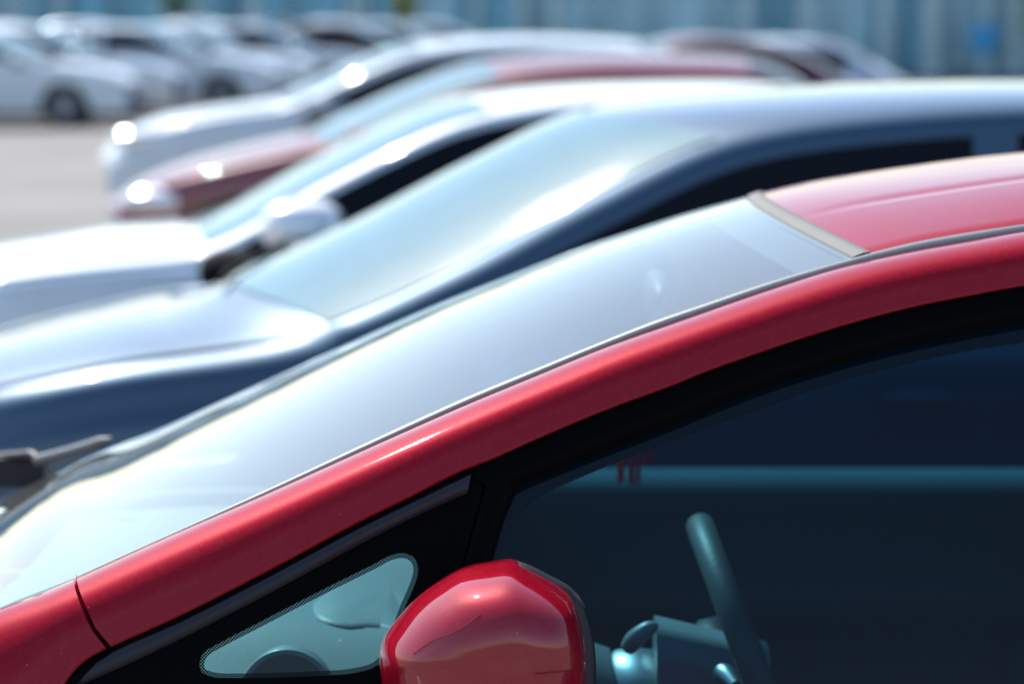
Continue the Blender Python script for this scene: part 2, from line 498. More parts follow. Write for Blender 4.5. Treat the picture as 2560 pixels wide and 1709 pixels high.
# ------------------------------------------------------------------ generic parked car
def make_car(name, label, mat, xn, xt, yc, W, belt, top, cowl, header, roof_end, rear_end, wheels,
             group, r=0.31, bow_w=0.18, tum=0.34, crown=0.075, flip=False, loc=None, lamps=None,
             bpillar=None, mirror_mat=None, exp=2.6, far_mirror=None, mirror_x=None, mirror_r=(.10, .09, .065), mirror_z=None, wiper=False, spokes=5, skip_glass=False, edge_gap=.045):
    xm = (xn + xt) / 2
    root = empty(name, loc if loc else (xm, yc, 0), label, "car", group, math.pi if flip else 0.0)
    org = (xm, 0, 0)
    zb, zt = curve1(belt), curve1(top)
    def wf(x):
        a = max(0.0, 1 - (x - xn) / 0.75); b = max(0.0, 1 - (xt - x) / 0.6)
        return 1 - 0.30 * a ** 2.4 - 0.16 * b ** 2.2
    def bow(x):
        if x < cowl: return 0.13 + (bow_w - 0.13) * max(0, 1 - (cowl - x) / .35)
        if x < header: return bow_w
        if x < header + .9: return bow_w * (1 - (x - header) / .9)
        if x < rear_end - .9: return 0.0
        return -0.10 * min(1, (x - rear_end + .9) / .9)
    def cr(x):
        return crown + (0.03 if x < cowl else 0)
    def arch(x):
        z = 0.22
        for wx in wheels:
            d = abs(x - wx); RR = r + .055
            if d < RR: z = max(z, r + math.sqrt(RR * RR - d * d))
        return z
    def edges(x):
        w = W * wf(x)
        z0 = min(arch(x), zb(x) - .12)
        c = cr(x)
        ze = max(zt(x) - c, zb(x) + .012)
        yb = w * .965
        ye = yb - .012 - (ze - zb(x)) * tum
        return w, z0, zb(x), ze, max(zt(x) - ze, .025), yb, ye
    EXP = exp
    def top_pt(x, q):                       # q in -1..1 across the car
        w, z0, zbb, ze, c, yb, ye = edges(x)
        a = abs(q)
        z = ze + c * max(0.0, 1 - a ** EXP) ** (1 / EXP)
        return Vector((x - bow(x) * (1 - a * a), q * ye, z))
    def side_pt(x, z, s, off=0.0):
        w, z0, zbb, ze, c, yb, ye = edges(x)
        if z >= zbb:
            t = min(1, (z - zbb) / max(ze - zbb, 1e-4)); y = (yb - .012) + (ye - (yb - .012)) * t
        else:
            t = (z - .22) / max(zbb - .22, 1e-3)
            y = w * (1 - .06 * (1 - t) ** 2 - .035 * max(t, 0) ** 5)
        return Vector((x, s * (y + off), z))
    xs = np.linspace(xn, xt, 120)
    rows = []
    for x in xs:
        w, z0, zbb, ze, c, yb, ye = edges(x)
        half = []
        for k in range(9):
            t = k / 8; z = z0 + (zbb - z0) * t
            half.append(side_pt(x, z - (1e-5 if k == 8 else 0), 1))
        for k in range(1, 6):
            half.append(side_pt(x, zbb + (ze - zbb) * k / 5, 1))
        for k in range(1, 12):
            ang = math.pi / 2 * k / 11
            half.append(top_pt(x, math.cos(ang) ** (2 / EXP)))
        other = [Vector((p.x, -p.y, p.z)) for p in reversed(half[:-1])]
        rows.append(half + other)
    b = MB(); b.grid(rows)
    b.poly([p + Vector((-.0, 0, 0)) for p in rows[0]], flip=True); b.poly(rows[-1])
    body = b.build("body", mat, root, origin=org)
    # keep the end caps flat-shaded
    body.data.polygons[-1].use_smooth = False; body.data.polygons[-2].use_smooth = False
    ub = MB().box((xm, 0, .30), (xt - xn - .5, W * 1.62, .22)); ub.build("underbody", M['under'], root, smooth=False, origin=org)
    # glass, 3 mm proud of the shell
    if not skip_glass:
        def top_patch(x0, x1, qm, nm, mm):
            rr = [[top_pt(x0 + (x1 - x0) * i / 20, -qm + 2 * qm * j / 24) + Vector((0, 0, .004)) for j in range(25)] for i in range(21)]
            MB().grid(rr).build(nm, mm, root, origin=org)
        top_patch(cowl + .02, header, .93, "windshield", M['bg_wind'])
        top_patch(roof_end, rear_end, .90, "rear_window", M['bg_glass'])
        bp = bpillar if bpillar is not None else (header + roof_end) / 2 + .15
        segs = [("front_window", cowl + .12, bp - .05), ("rear_side_window", bp + .05, rear_end - .25)]
        for s in (-1, 1):
            for nm, x0, x1 in segs:
                rr = []
                for i in range(41):
                    x = x0 + (x1 - x0) * i / 40
                    w, z0, zbb, ze, c, yb, ye = edges(x)
                    lo, hi = zbb + .03, ze - edge_gap
                    if hi - lo < .012: continue
                    rr.append([side_pt(x, lo + (hi - lo) * j / 6, s, .004) for j in range(7)])
                if len(rr) > 2:
                    MB().grid(rr, flip=(s > 0)).build(nm, M['bg_glass'], root, origin=org)
    # cowl strip and wipers between bonnet and windshield
    rr = [[top_pt(cowl + dx * (1 + 1.6 * max(0, min(1, (q - .1) / .2))), q) + Vector((0, 0, .006 + .014 * (dx < -.01))) for q in [.88 * j / 18 for j in range(19)]] for dx in (-.042, -.02, .004)]
    MB().grid(rr).build("cowl", M['under'], root, origin=org)
    for s, q0 in ((-1, .45), (-1, -.25)):
        a = top_pt(cowl - .03, q0) + Vector((0, 0, .02)); e = top_pt(cowl + .10, q0 + .55 if q0 < 0 else min(q0 + .42, .85)) + Vector((0, 0, .025))
        MB().tube([a, (a + e) / 2 + Vector((0, 0, .012)), e], .009, 6).build("wiper", M['under'], root, origin=org)
    for s in (-1, 1):
        ln_ = [top_pt(x, s * .90) + Vector((0, 0, .001)) for x in np.linspace(xn + .25, cowl - .04, 16)]
        MB().tube(ln_, .006, 5).build("bonnet_gap", M['under'], root, origin=org)
    # lights, grille, plate, mirrors, handles
    lz = lamps if lamps else .70
    for s in (-1, 1):
        w = W * wf(xn + .28)
        MB().ellipsoid((xn + .30, s * (w - .10), lz), (.27, .12, .075), e=1.0).build("headlight", M['lamp'], root, origin=org)
        wt = W * wf(xt - .15)
        MB().ellipsoid((xt - .16, s * (wt - .07), lz + .12), (.17, .09, .10)).build("tail_light", M['tail'], root, origin=org)
        mx = mirror_x if mirror_x is not None else cowl + .22
        mz = mirror_z if mirror_z is not None else zb(mx) + .07
        if s > 0 and far_mirror: mx, mz = far_mirror
        w = W * wf(mx)
        mo = MB().ellipsoid((mx, s * (w + .13), mz), (mirror_r[0], mirror_r[1] * 1.2, mirror_r[2]), e=.8).build("door_mirror", M["under"] if (s > 0 and far_mirror) else (mirror_mat or mat), root, origin=org)
        MB().box((mx + .01, s * (w + .05), mz - mirror_r[2] - .012), (.15, .20, .055)).build("mirror_arm", M['under'], mo, smooth=False, origin=org)
        bpx = bpillar if bpillar is not None else (header + roof_end) / 2 + .15
        for hx in (bpx - .18, bpx + .8):
            if hx < rear_end - .2:
                hz = zb(hx) - .10
                p = side_pt(hx, hz, s)
                MB().ellipsoid((hx, p.y + s * .018, hz), (.085, .02, .014)).build("door_handle", mat, root, origin=org)
    MB().box((xn - .01, 0, .47), (.06, W * .55, .10)).build("grille", M['under'], root, smooth=False, origin=org)
    MB().box((xn - .045, 0, .36), (.012, .44, .14)).build("number_plate", M['plate'], root, smooth=False, origin=org)
    # wheels
    for wx in wheels:
        for s in (-1, 1):
            yo = W * .985
            prof = [(.205, .0), (.225, .012), (.27, .022), (r - .012, .012), (r, -.02), (r, -.17), (r - .02, -.2), (.205, -.2)]
            rows2 = [[(wx + rad * math.cos(6.28319 * k / 32), s * (yo - .03 + d), r + rad * math.sin(6.28319 * k / 32)) for k in range(32)] for rad, d in prof]
            wh = MB().grid(rows2, close_v=True).build("wheel", M['tyre'], root, origin=org)
            rm = MB()
            prof2 = [(.205, -.002), (.195, .004), (.185, -.03), (.18, -.06), (.001, -.065)]
            rm.grid([[(wx + rad * math.cos(6.28319 * k / 32), s * (yo - .03 + d), r + rad * math.sin(6.28319 * k / 32)) for k in range(32)] for rad, d in prof2], close_v=True)
            rm.ellipsoid((wx, s * (yo - .045), r), (.045, .02, .045), 8, 12)
            for k in range(spokes):
                a = 6.28319 * k / spokes + .3
                d = Vector((math.cos(a), 0, math.sin(a))); t = Vector((-math.sin(a), 0, math.cos(a)))
                c0 = Vector((wx, s * (yo - .04), r))
                for q in (-1, 1):
                    rm.tube([c0 + d * .03 + t * q * .008, c0 + d * .19 + t * q * .03], [.014, .011], 6)
            rm.build("rim", M['rim'], wh, origin=org)
    return root

NEAR = "cars parked side by side in the near row"
FAR = "pale cars parked nose right in the far row"
P_grey = paint("blue_grey_metallic", (0.028, 0.08, 0.14), 0.3, 0.36)
for n_ in P_grey.node_tree.nodes:
    if n_.type == "BSDF_PRINCIPLED": n_.inputs["Coat IOR"].default_value = 1.55
P_white = paint("white_car_paint", (0.68, 0.76, 0.82), 0.0, 0.4)
P_white2 = paint("pearl_white_paint", (0.60, 0.69, 0.76), 0.0, 0.4)
P_silver = paint("silver_car_paint", (0.50, 0.56, 0.62), 0.5, 0.35)
P_red2 = paint("dark_red_car_paint", (0.15, 0.001, 0.012), 0.0, 0.4)
for n_ in P_red2.node_tree.nodes:
    if n_.type == "BSDF_PRINCIPLED": n_.inputs["Coat IOR"].default_value = 1.75
P_maroon = paint("maroon_car_paint", (0.10, 0.015, 0.025), 0.2, 0.4)
P_brown = paint("brown_grey_car_paint", (0.14, 0.11, 0.10), 0.3, 0.4)
P_black = paint("black_blue_car_paint", (0.02, 0.03, 0.05), 0.2, 0.4)

# second car: blue-grey, pale roof
make_car("hatchback_car", "blue grey metallic car directly behind the red car in front, with black side window", P_grey,
         -1.55, 2.75, 5.45 + .87, .87,
         [(-1.6, .64), (-1.2, .78), (-.7, .86), (-.3, .925), (.6, .985), (2.0, 1.02), (2.75, 1.0)],
         [(-1.6, .72), (-1.35, .86), (-.9, .98), (-.42, 1.055), (-.1, 1.185), (.22, 1.35), (.50, 1.475), (.85, 1.53), (1.4, 1.55), (2.0, 1.52), (2.35, 1.42), (2.6, 1.15), (2.75, .97)],
         -.38, .50, 2.1, 2.5, (-.85, 1.85), NEAR, bow_w=.33, bpillar=1.06, tum=.30, edge_gap=.014, crown=.08, exp=2.9, far_mirror=(-.80, .975))
# third: white saloon with the door mirror in view
make_car("saloon_car", "glossy white car with a white door mirror catching the sun, behind the blue grey car", P_white,
         -2.25, 2.35, 8.2 + .89, .89,
         [(-2.25, .66), (-1.9, .79), (-1.3, .875), (-.8, .91), (.5, .955), (1.8, .98), (2.35, .95)],
         [(-2.25, .66), (-2.0, .82), (-1.5, .92), (-1.0, .985), (-.62, 1.18), (-.39, 1.295), (-.165, 1.39), (.1, 1.445), (.5, 1.47), (1.0, 1.46), (1.4, 1.38), (1.85, 1.13), (2.35, 1.0)],
         -1.0, -.05, 1.15, 1.8, (-1.45, 1.35), NEAR, bow_w=.12, bpillar=.55, mirror_x=-.66, mirror_z=1.04, mirror_r=(.135, .10, .09), tum=.36, edge_gap=.012, crown=.06, mirror_mat=M['pale_shell'])
# fourth: red hatchback
make_car("hatchback_car", "dark red hatchback half hidden between the white saloon and the silver white hatchback", P_red2,
         -2.28, 1.62, 13.7 + .85, .85,
         [(-2.28, .62), (-2.0, .76), (-1.5, .88), (-1.1, .96), (0, .99), (1.62, 1.0)],
         [(-2.28, .60), (-2.15, .74), (-1.9, .86), (-1.5, .97), (-1.12, 1.05), (-.6, 1.28), (-.2, 1.42), (.2, 1.475), (.7, 1.48), (1.2, 1.44), (1.45, 1.3), (1.62, 1.0)],
         -1.12, -.15, 1.15, 1.5, (-1.55, .95), NEAR, bow_w=.16, lamps=.70, crown=.125, exp=2.1, loc=(-.33 + .12, 13.7 + .85, 0))
# fifth: silver-white hatchback with shining headlight
make_car("hatchback_car", "silver white hatchback with a shining headlight, furthest clear car of the near row", P_white2,
         -2.95, 1.35, 18.4 + .87, .87,
         [(-2.95, .62), (-2.6, .80), (-2.1, .92), (-1.6, .98), (0, 1.02), (1.35, 1.02)],
         [(-2.95, .60), (-2.85, .76), (-2.55, .92), (-2.1, 1.01), (-1.62, 1.08), (-1.05, 1.33), (-.7, 1.46), (-.3, 1.52), (.4, 1.53), (1.0, 1.46), (1.2, 1.3), (1.35, 1.0)],
         -1.62, -.62, .9, 1.3, (-2.25, .65), NEAR, bow_w=.16, lamps=.80)
make_car("saloon_car", "maroon car whose sloping tail shows to the right of the white roofs", P_maroon,
         -.6, 3.4, 23.6 + .87, .87,
         [(-.6, .66), (0, .86), (.6, .96), (2.6, 1.0), (3.4, .98)],
         [(-.6, .64), (-.3, .86), (.3, .98), (.7, 1.05), (1.3, 1.36), (1.7, 1.48), (2.2, 1.46), (2.7, 1.30), (3.1, 1.06), (3.4, .96)],
         .7, 1.5, 2.3, 3.0, (.15, 2.75), NEAR)
make_car("estate_car", "pale silver car with dark rear window standing last in the near row", P_silver,
         -.1, 4.25, 27.6 + .87, .87,
         [(-.1, .66), (.4, .84), (1.0, .93), (3.4, .98), (4.25, .93)],
         [(-.1, .64), (.2, .84), (.8, .95), (1.6, 1.02), (2.1, 1.25), (2.6, 1.40), (3.1, 1.43), (3.5, 1.38), (3.9, 1.15), (4.25, .95)],
         1.65, 2.5, 3.3, 3.85, (.6, 3.4), NEAR)

# far row, noses to the right (the same body family turned round)
sedan_belt = [(-2.2, .64), (-1.85, .78), (-1.3, .88), (-.8, .95), (.5, .98), (1.8, 1.0), (2.2, .95)]
sedan_top = [(-2.2, .62), (-2.0, .80), (-1.5, .92), (-.9, 1.0), (-.5, 1.19), (-.15, 1.36), (.15, 1.45), (.5, 1.475), (1.0, 1.45), (1.4, 1.36), (1.85, 1.12), (2.2, 1.0)]
far = [("white saloon with its front wheel in view at the far left edge", P_white, -5.75, 38.0, 10),
       ("silver car second from the left edge in the far row", P_silver, -5.45, 41.2, 8),
       ("white car with a small dark wheel visible behind the near bonnets", P_white2, -4.15, 44.4, 5),
       ("white car in the middle of the far row with a dark side window", P_white, -3.75, 47.4, 5),
       ("pale silver car beyond the middle of the far row", P_silver, -2.7, 50.4, 5),
       ("brown grey car whose roof slopes down above the near windshield", P_brown, -1.15, 53.4, 5),
       ("white car partly hidden behind the brown grey car in the far row", P_white, -.3, 56.4, 5),
       ("pale car at the far end of the far row under the hoarding", P_white2, .7, 59.4, 5)]
for lab, mt, nose, yn, sp in far:
    make_car("saloon_car", lab, mt, -2.2, 2.2, 0, .88, sedan_belt, sedan_top, -.9, .12, 1.1, 1.78, (-1.32, 1.32), FAR,
             flip=True, loc=(nose - 2.2, yn + .88, 0), spokes=sp, crown=.075)

back = [("white car of the rear far row seen above the first white roof", P_white2, -10.9, 41.0), ("white car of the rear far row seen above the silver roof", P_white, -9.6, 44.2),
        ("silver car of the rear far row left of the green shrub", P_silver, -8.6, 47.4), ("pale car of the rear far row right of the green shrub", P_white2, -6.9, 51.0),
        ("dark car of the rear far row under the hoarding", P_black, -5.6, 54.4), ("white car of the rear far row nearest the hoarding", P_white, -4.6, 57.8)]
for lab, mt, xc, yn in back:
    make_car("saloon_car", lab, mt, -2.2, 2.2, 0, .88, sedan_belt, [(x, z + .05 * (z > 1.1)) for x, z in sedan_top], -.9, .12, 1.1, 1.78, (-1.32, 1.32),
             "cars of the rear far row", loc=(xc, yn + .88, 0))

# ------------------------------------------------------------------ the red car in front
ROOT = empty("compact_car", (0.35, YC, 0), "glossy red compact car filling the foreground, with pale windshield and black window frames", "car")
ORG = (0.35, YC, 0)
def part(mb, name, mat, parent=ROOT, smooth=True):
    o = mb.build(name, mat, parent, smooth, ORG if parent is ROOT else ORG)
    if parent is not ROOT:
        o.parent = parent
    return o

# measured edge curves (photograph pixels)
A_px = [(192, 1444.5), (425, 1339), (660, 1236), (900, 1128), (1000, 1083.4), (1170, 1008.4), (1340.6, 937.9), (1510.9, 868.1),
        (1701.6, 800), (1930.3, 720.9), (2100.6, 668.1), (2270.9, 629), (2431, 600), (2560, 577)]
B_px = [(-160, 1597), (0, 1517), (192, 1441), (425, 1335), (660, 1227), (900, 1114), (1000, 1067.4), (1170.3, 990.7), (1340.6, 920.9), (1510.9, 851), (1640.3, 800),
        (1760, 759.4), (1930.3, 702.2), (2127.8, 646), (2175.5, 632.4), (2315, 600), (2560, 560.8)]
C_px = [(278, 1616), (452, 1538), (678, 1423), (900, 1304.3), (1027.7, 1241.8), (1155.4, 1176.6), (1214, 1155), (1340.6, 1098), (1510.9, 1026.5),
        (1681.2, 963.5), (1760, 931), (1930.3, 870.8), (2100.6, 816.3), (2270.9, 770.3), (2441.2, 736.2), (2560, 715)]
D_px = [(1284.4, 1230.8), (1316.8, 1213.8), (1510.9, 1133.8), (1681.2, 1067.4), (1800, 1018), (1930.3, 967.8), (2100.6, 913.4),
        (2270.9, 867.4), (2441, 831.6), (2560, 808.4)]
E_px = [(1275, 1330), (1300, 1290), (1345, 1245), (1408.7, 1213), (1538, 1159), (1760, 1075), (1930.3, 1013.8), (2100.6, 956), (2270.9, 910), (2441.2, 875.2), (2560, 857)]
OA, OB = 0.068, 0.086
def wp(x, z, off): return Vector((x, side_y(z) + off, z))
A3 = [U(x, y, OA) for x, y in A_px]
B3 = [U(x, y, OB) for x, y in B_px]
C3 = [U(x, y) for x, y in C_px]
D3 = [U(x, y) for x, y in D_px]
zA, zB, zC, zD = A3[-1].z, B3[-1].z, C3[-1].z, D3[-1].z
ext = [(.75, .018), (.95, .028), (1.25, .022), (1.6, -.02), (1.95, -.10), (2.2, -.20)]
A3x = A3 + [wp(x, zA + d, OA) for x, d in ext]
B3x = B3 + [wp(x, zB + d, OB) for x, d in ext]
C3x = C3 + [wp(x, zC + d, 0) for x, d in ext]
D3x = D3 + [wp(x, zD + d * 1.1, 0) for x, d in ext[:-1]]

def bez_panel(topc, botc, n, m=18, sink=0.0):
    """painted flank piece with a rounded shoulder between a lower and an upper edge"""
    T, Bt = spline(topc, n), spline(botc, n)
    rows = []
    for t, b in zip(T, Bt):
        dz = t.z - b.z
        ctrl = Vector(((t.x + b.x) / 2 * .5 + t.x * .5, b.y + .20 * dz, t.z + .006))
        mid = b.lerp(Vector((b.x + (t.x - b.x) * .35, b.y + .24 * dz * .36, b.z + dz * .36)), 1)
        row = [b + Vector((0, .012, -.0))]
        for k in range(7):
            u = k / 6; row.append(b.lerp(mid, u))
        for k in range(1, m + 1):
            u = k / m
            row.append(mid * (1 - u) ** 2 + ctrl * 2 * u * (1 - u) + t * u * u)
        row.append(t + Vector((0, .006, -.010)))
        rows.append(row)
    return rows

rows = bez_panel(A3x, C3x, 150)
mb = MB().grid(rows)
# thickness turned in at the front shut line
fr = rows[0]; mb.grid([fr, [p + Vector((.004, .03, 0)) for p in fr]])
part(mb, "side_panel", M['hero'])
mb = MB().grid([[mird(p) for p in r] for r in rows], flip=True); part(mb, "side_panel", M['hero'])

# front wing, left of the shut line
wing_top = [U(-420, 1690, OA + .01), U(-200, 1612, OA), U(0, 1521, OA), (U(100, 1484, OA)), U(184, 1448, OA)]
wing_bot = [U(-360, 2050), U(-160, 1990), U(20, 1900), U(120, 1790), U(160, 1712), U(190, 1672), U(225, 1643), U(266, 1621)]
rw = bez_panel(wing_top, wing_bot, 60)
mb = MB().grid(rw); lr = rw[-1]; mb.grid([lr, [p + Vector((-.002, .03, 0)) for p in lr]])
wing = part(mb, "front_wing", M['hero'])
part(MB().grid([[mir(p, -.13) for p in r] for r in rw], flip=True), "front_wing", M['hero'])

# windshield -------------------------------------------------------
HX = 2131.7
Bw = [p for p, q in zip(B3, B_px) if q[0] <= 2128]
edge = spline(Bw, 60)
base_dir = (edge[0] - edge[4]).normalized()
edge = [edge[0] + base_dir * d for d in (.32, .24, .16, .08)] + edge
NV = 48
BOW, CRN = 0.07, None
def droop(v): return .050 * max(0.0, (v - .68) / .32) ** 2
def crown_at(x): return .005 + .021 * min(1.0, max(0.0, x + .6))
def across(pn, v, bow=BOW, crn=None, lift=0.0, ex=1.87):
    """a point across the car: v 0 at the near edge, 1 at the far edge"""
    pf = mir(pn)
    if crn is None: crn = crown_at(pn.x)
    k = max(0.0, 1 - abs(2 * v - 1) ** ex)
    return pn.lerp(pf, v) + Vector((-bow * k, 0, crn * k + lift - droop(v)))
ws = []
for i, p in enumerate(edge):
    f = min(1.0, i / 14)
    ws.append([across(p, j / NV) for j in range(NV + 1)])
part(MB().grid(ws), "windshield", M['wind_glass'])
for v0, v1, nm, mt in ((.74, .84, "reflected_band_trim", M['door_card']), (.85, 1.0, "reflected_band_trim", M['column'])):  # dark and pale trim strips imitate the band reflected near the far edge
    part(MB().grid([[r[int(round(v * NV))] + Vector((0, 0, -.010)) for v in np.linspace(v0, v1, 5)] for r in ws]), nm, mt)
# black print band under the glass along the header and pillars
fb = MB().grid([[p + Vector((.0, 0, -.007)) for p in r] for r in ws[-4:]]); part(fb, "header_band", M['inner_frame'])

# grey moulding in the gap between glass and side panel
As, Bs = spline(A3x, 150), spline([p for p, q in zip(B3, B_px) if q[0] >= 192] + B3x[len(B3):], 150)
rows = []
for a, b in zip(As, Bs):
    w = (b - a)
    rows.append([a + Vector((0, .004, -.012)), a + Vector((0, .0045, -.004)), a + w * .22 + Vector((0, .004, -.0015)), a + w * .5 + Vector((0, 0, .0012)), a + w * .8 + Vector((0, 0, .0012)), b, b + Vector((0, .004, -.006))])
part(MB().grid(rows), "roof_moulding", M['rubber'])
part(MB().grid([[mird(p) for p in r] for r in rows], flip=True), "roof_moulding", M['rubber'])
# black channel beneath
rows = [[a + Vector((0, -.001, -.014)), a + Vector((0, .02, -.014)), b + Vector((0, .02, -.016))] for a, b in zip(As, Bs)]
part(MB().grid(rows), "drip_channel", M['seal'])

# header gasket ----------------------------------------------------
hn, hr = U(2131.7, 645.5, OB), U(2177.7, 632.3, OB)
def header_row(p0, lift, bow=BOW): return [across(p0, j / NV, bow, CRN, lift) for j in range(NV + 1)]
h0 = header_row(hn, -.006); h1 = header_row(hn, .001)
pm = hn.lerp(hr, .12); h2 = header_row(pm, .002); pm2 = hn.lerp(hr, .6); h3 = header_row(pm2, .003)
h4 = header_row(hn.lerp(hr, .95), .002); h5 = header_row(hr, -.004)
gk = part(MB().grid([h0, h1, h2, h3, h4, h5]), "header_gasket", M['gasket'])
# roof skin --------------------------------------------------------
Br = [hr + (hn - hr) * .03] + [p for p, q in zip(B3, B_px) if q[0] > 2200] + B3x[len(B3):]
Er = spline(Br, 80)
rows = []
for i, p in enumerate(Er):
    bw = BOW * max(0.0, 1 - i / 30) - (.10 * max(0, (i - 50) / 30))
    row = []
    for j in range(61):
        v = j / 60
        q = across(p, v, bw, crown_at(p.x) + .006 * min(1, i / 25), 0.0, 1.87 + 1.9 * min(1, i / 25))
        # pressed swage running along the far third of the roof
        g = math.exp(-((v - .27) / .012) ** 2) + math.exp(-((v - .73) / .012) ** 2)
        q.z -= .0035 * g * min(1, i / 5)
        if j in (0, 60): q.z -= .004
        row.append(q)
    rows.append(row)
roof_rows = rows
part(MB().grid(rows), "roof_panel", M['hero'])
part(MB().grid([[p + Vector((0, 0, -.035)) for p in r[3:-3]] for r in rows]), "headliner", M['door_card'])

# black window surround: header band above door glass, quarter panel, sash --------
seal_in = .004
def off_pt(px, py, o): return U(px, py, o)
Cd = spline([U(1150, 1172)] + [c for c, q in zip(C3, C_px) if q[0] > 1200] + C3x[len(C3):-1], 120)
Dd = spline([U(1262, 1245)] + D3 + D3x[len(D3):], 120)
rows = []
for c, d in zip(Cd, Dd):
    up = (c - d).normalized()
    rows.append([c + up * .006 + Vector((0, .012, 0)), c + Vector((0, .0035, 0)), c.lerp(d, .5) + Vector((0, .002, 0)), c.lerp(d, .86) + Vector((0, .003, 0)),
                 c.lerp(d, .88) + Vector((0, .0055, 0)), c.lerp(d, .985) + Vector((0, .0045, 0)), d + Vector((0, .006, 0)), d + Vector((0, .03, 0))])
# door (part) and its sub-parts
door_low = MB()
lowx = np.linspace(-.12, 1.02, 24)
prof = [(.24, .06), (.40, .03), (.55, .012), (.70, .0), (.85, -.004), (.93, .0), (.95, .012)]
door_low.grid([[Vector((x, 2.70 + o, z)) for z, o in prof] for x in lowx])
door = part(door_low, "front_door", M['hero'])
part(MB().grid(rows), "window_frame", M['gloss_black'], door)
# front sash of the door (vertical black bar)
S1 = spline([U(1227, 1172), U(1201, 1258), U(1165.6, 1386), U(1130, 1520), U(1085, 1700), U(1050, 1850)], 24)
S2 = spline([U(1290, 1226), U(1270, 1268.6), U(1257.6, 1304), U(1229.5, 1401.4), U(1190, 1540), U(1150, 1700)], 24)
rows = [[a + Vector((0, .014, 0)), a + Vector((.001, .003, 0)), a.lerp(b, .5) + Vector((0, .0015, 0)), b + Vector((0, .004, 0)), b + Vector((0, .03, 0))] for a, b in zip(S1, S2)]
part(MB().grid(rows, flip=True), "window_sash", M['gloss_black'], door)
# door glass
gt = spline([U(1262, 1245, .02)] + [U(x, y - 12, .02) for x, y in D_px[1:]] + [wp(p.x, p.z + .006, .02) for p in D3x[len(D3):-2]], 90)
rows = [[Vector((p.x + (zz - p.z) * .28 * max(0.0, 1 - i / 30), side_y(zz) + .02, zz)) for zz in np.linspace(p.z, .93, 12)] for i, p in enumerate(gt)]
part(MB().grid(rows, flip=True), "door_glass", M['side_glass'], door)
# inner door frame seen through the glass
Ei = spline([U(1256, 1460, .055), U(1262, 1400, .055)] + [U(x, y, .055) for x, y in E_px] + [wp(x, U(2560, 857, .055).z + d, .055) for x, d in ext[:-2]], 130)
rows = []
for i, e in enumerate(Ei):
    nxt = Ei[min(i + 1, len(Ei) - 1)] - Ei[max(i - 1, 0)]
    nn = Vector((-nxt.z, 0, nxt.x)).normalized()
    rows.append([e + Vector((0, .004, 0)), e + nn * .002, e + nn * .006, e + nn * .012 + Vector((0, -.004, 0)), e + nn * .045 + Vector((0, -.008, 0))])
part(MB().grid(rows), "inner_frame", M['inner_frame'], door)
MBh = MB().ellipsoid((.86, 2.688, .86), (.095, .022, .016)); part(MBh, "door_handle", M['hero'], door)

# rear door and remaining flank
rear = MB(); rear.grid([[Vector((x, 2.70 + o + max(0, x - 1.6) ** 2 * .18, z)) for z, o in prof] for x in np.linspace(1.03, 2.2, 24)])
rd = part(rear, "rear_door", M['hero'])
rg = [p for p in spline(C3x, 150) if p.x > 1.05]
part(MB().grid([[Vector((p.x, side_y(z) + .01, z)) for z in np.linspace(.93, p.z, 6)] for p in rg]), "rear_side_glass", M['bg_glass'], rd)
part(MB().grid([[Vector((x, side_y(z) + .004, z)) for z in np.linspace(.93, zC + .01, 8)] for x in (.94, .99, 1.04)]), "b_pillar", M['gloss_black'])

# far flank: doors with glass through which the next car is seen
far_body = MB()
far_body.grid([[mir(Vector((x, 2.70 + o + max(0, x - 1.6) ** 2 * .18, z))) for z, o in prof] for x in np.linspace(-.60, 2.2, 50)], flip=True)
far_door = part(far_body, "far_door", M['hero'])
card = MB()
card.grid([[Vector((x, 4.25, .957)), Vector((x, 4.215, .955)), Vector((x, 4.195, .950)), Vector((x, 4.178, .938)), Vector((x, 4.165, .918)), Vector((x, 4.157, .89)), Vector((x, 4.145, .80)), Vector((x, 4.10, .77)), Vector((x, 4.10, .73)), Vector((x, 4.15, .70)), Vector((x, 4.15, .30))] for x in np.linspace(-.2, 2.1, 30)])
part(card, "door_card", M['door_card'], far_door)
part(MB().grid([[mir(Vector((p.x, side_y(z) + .02, z))) for z in np.linspace(.945, p.z, 6)] for p in gt]), "door_glass", M['side_glass'], far_door)
part(MB().grid([[mir(p) for p in (c, c.lerp(d, .5), d, d + Vector((0, .03, 0)))] for c, d in zip(Cd, Dd)], flip=True), "window_frame", M['gloss_black'], far_door)
part(MB().grid([[mir(Vector((p.x, side_y(z) + .01, z))) for z in np.linspace(.93, p.z, 6)] for p in rg]), "rear_side_glass", M['bg_glass'], far_door)
part(MB().grid([[mir(Vector((x, side_y(z) + .004, z))) for z in np.linspace(.93, zC + .01, 8)] for x in (.94, .99, 1.04)]), "b_pillar", M['gloss_black'])

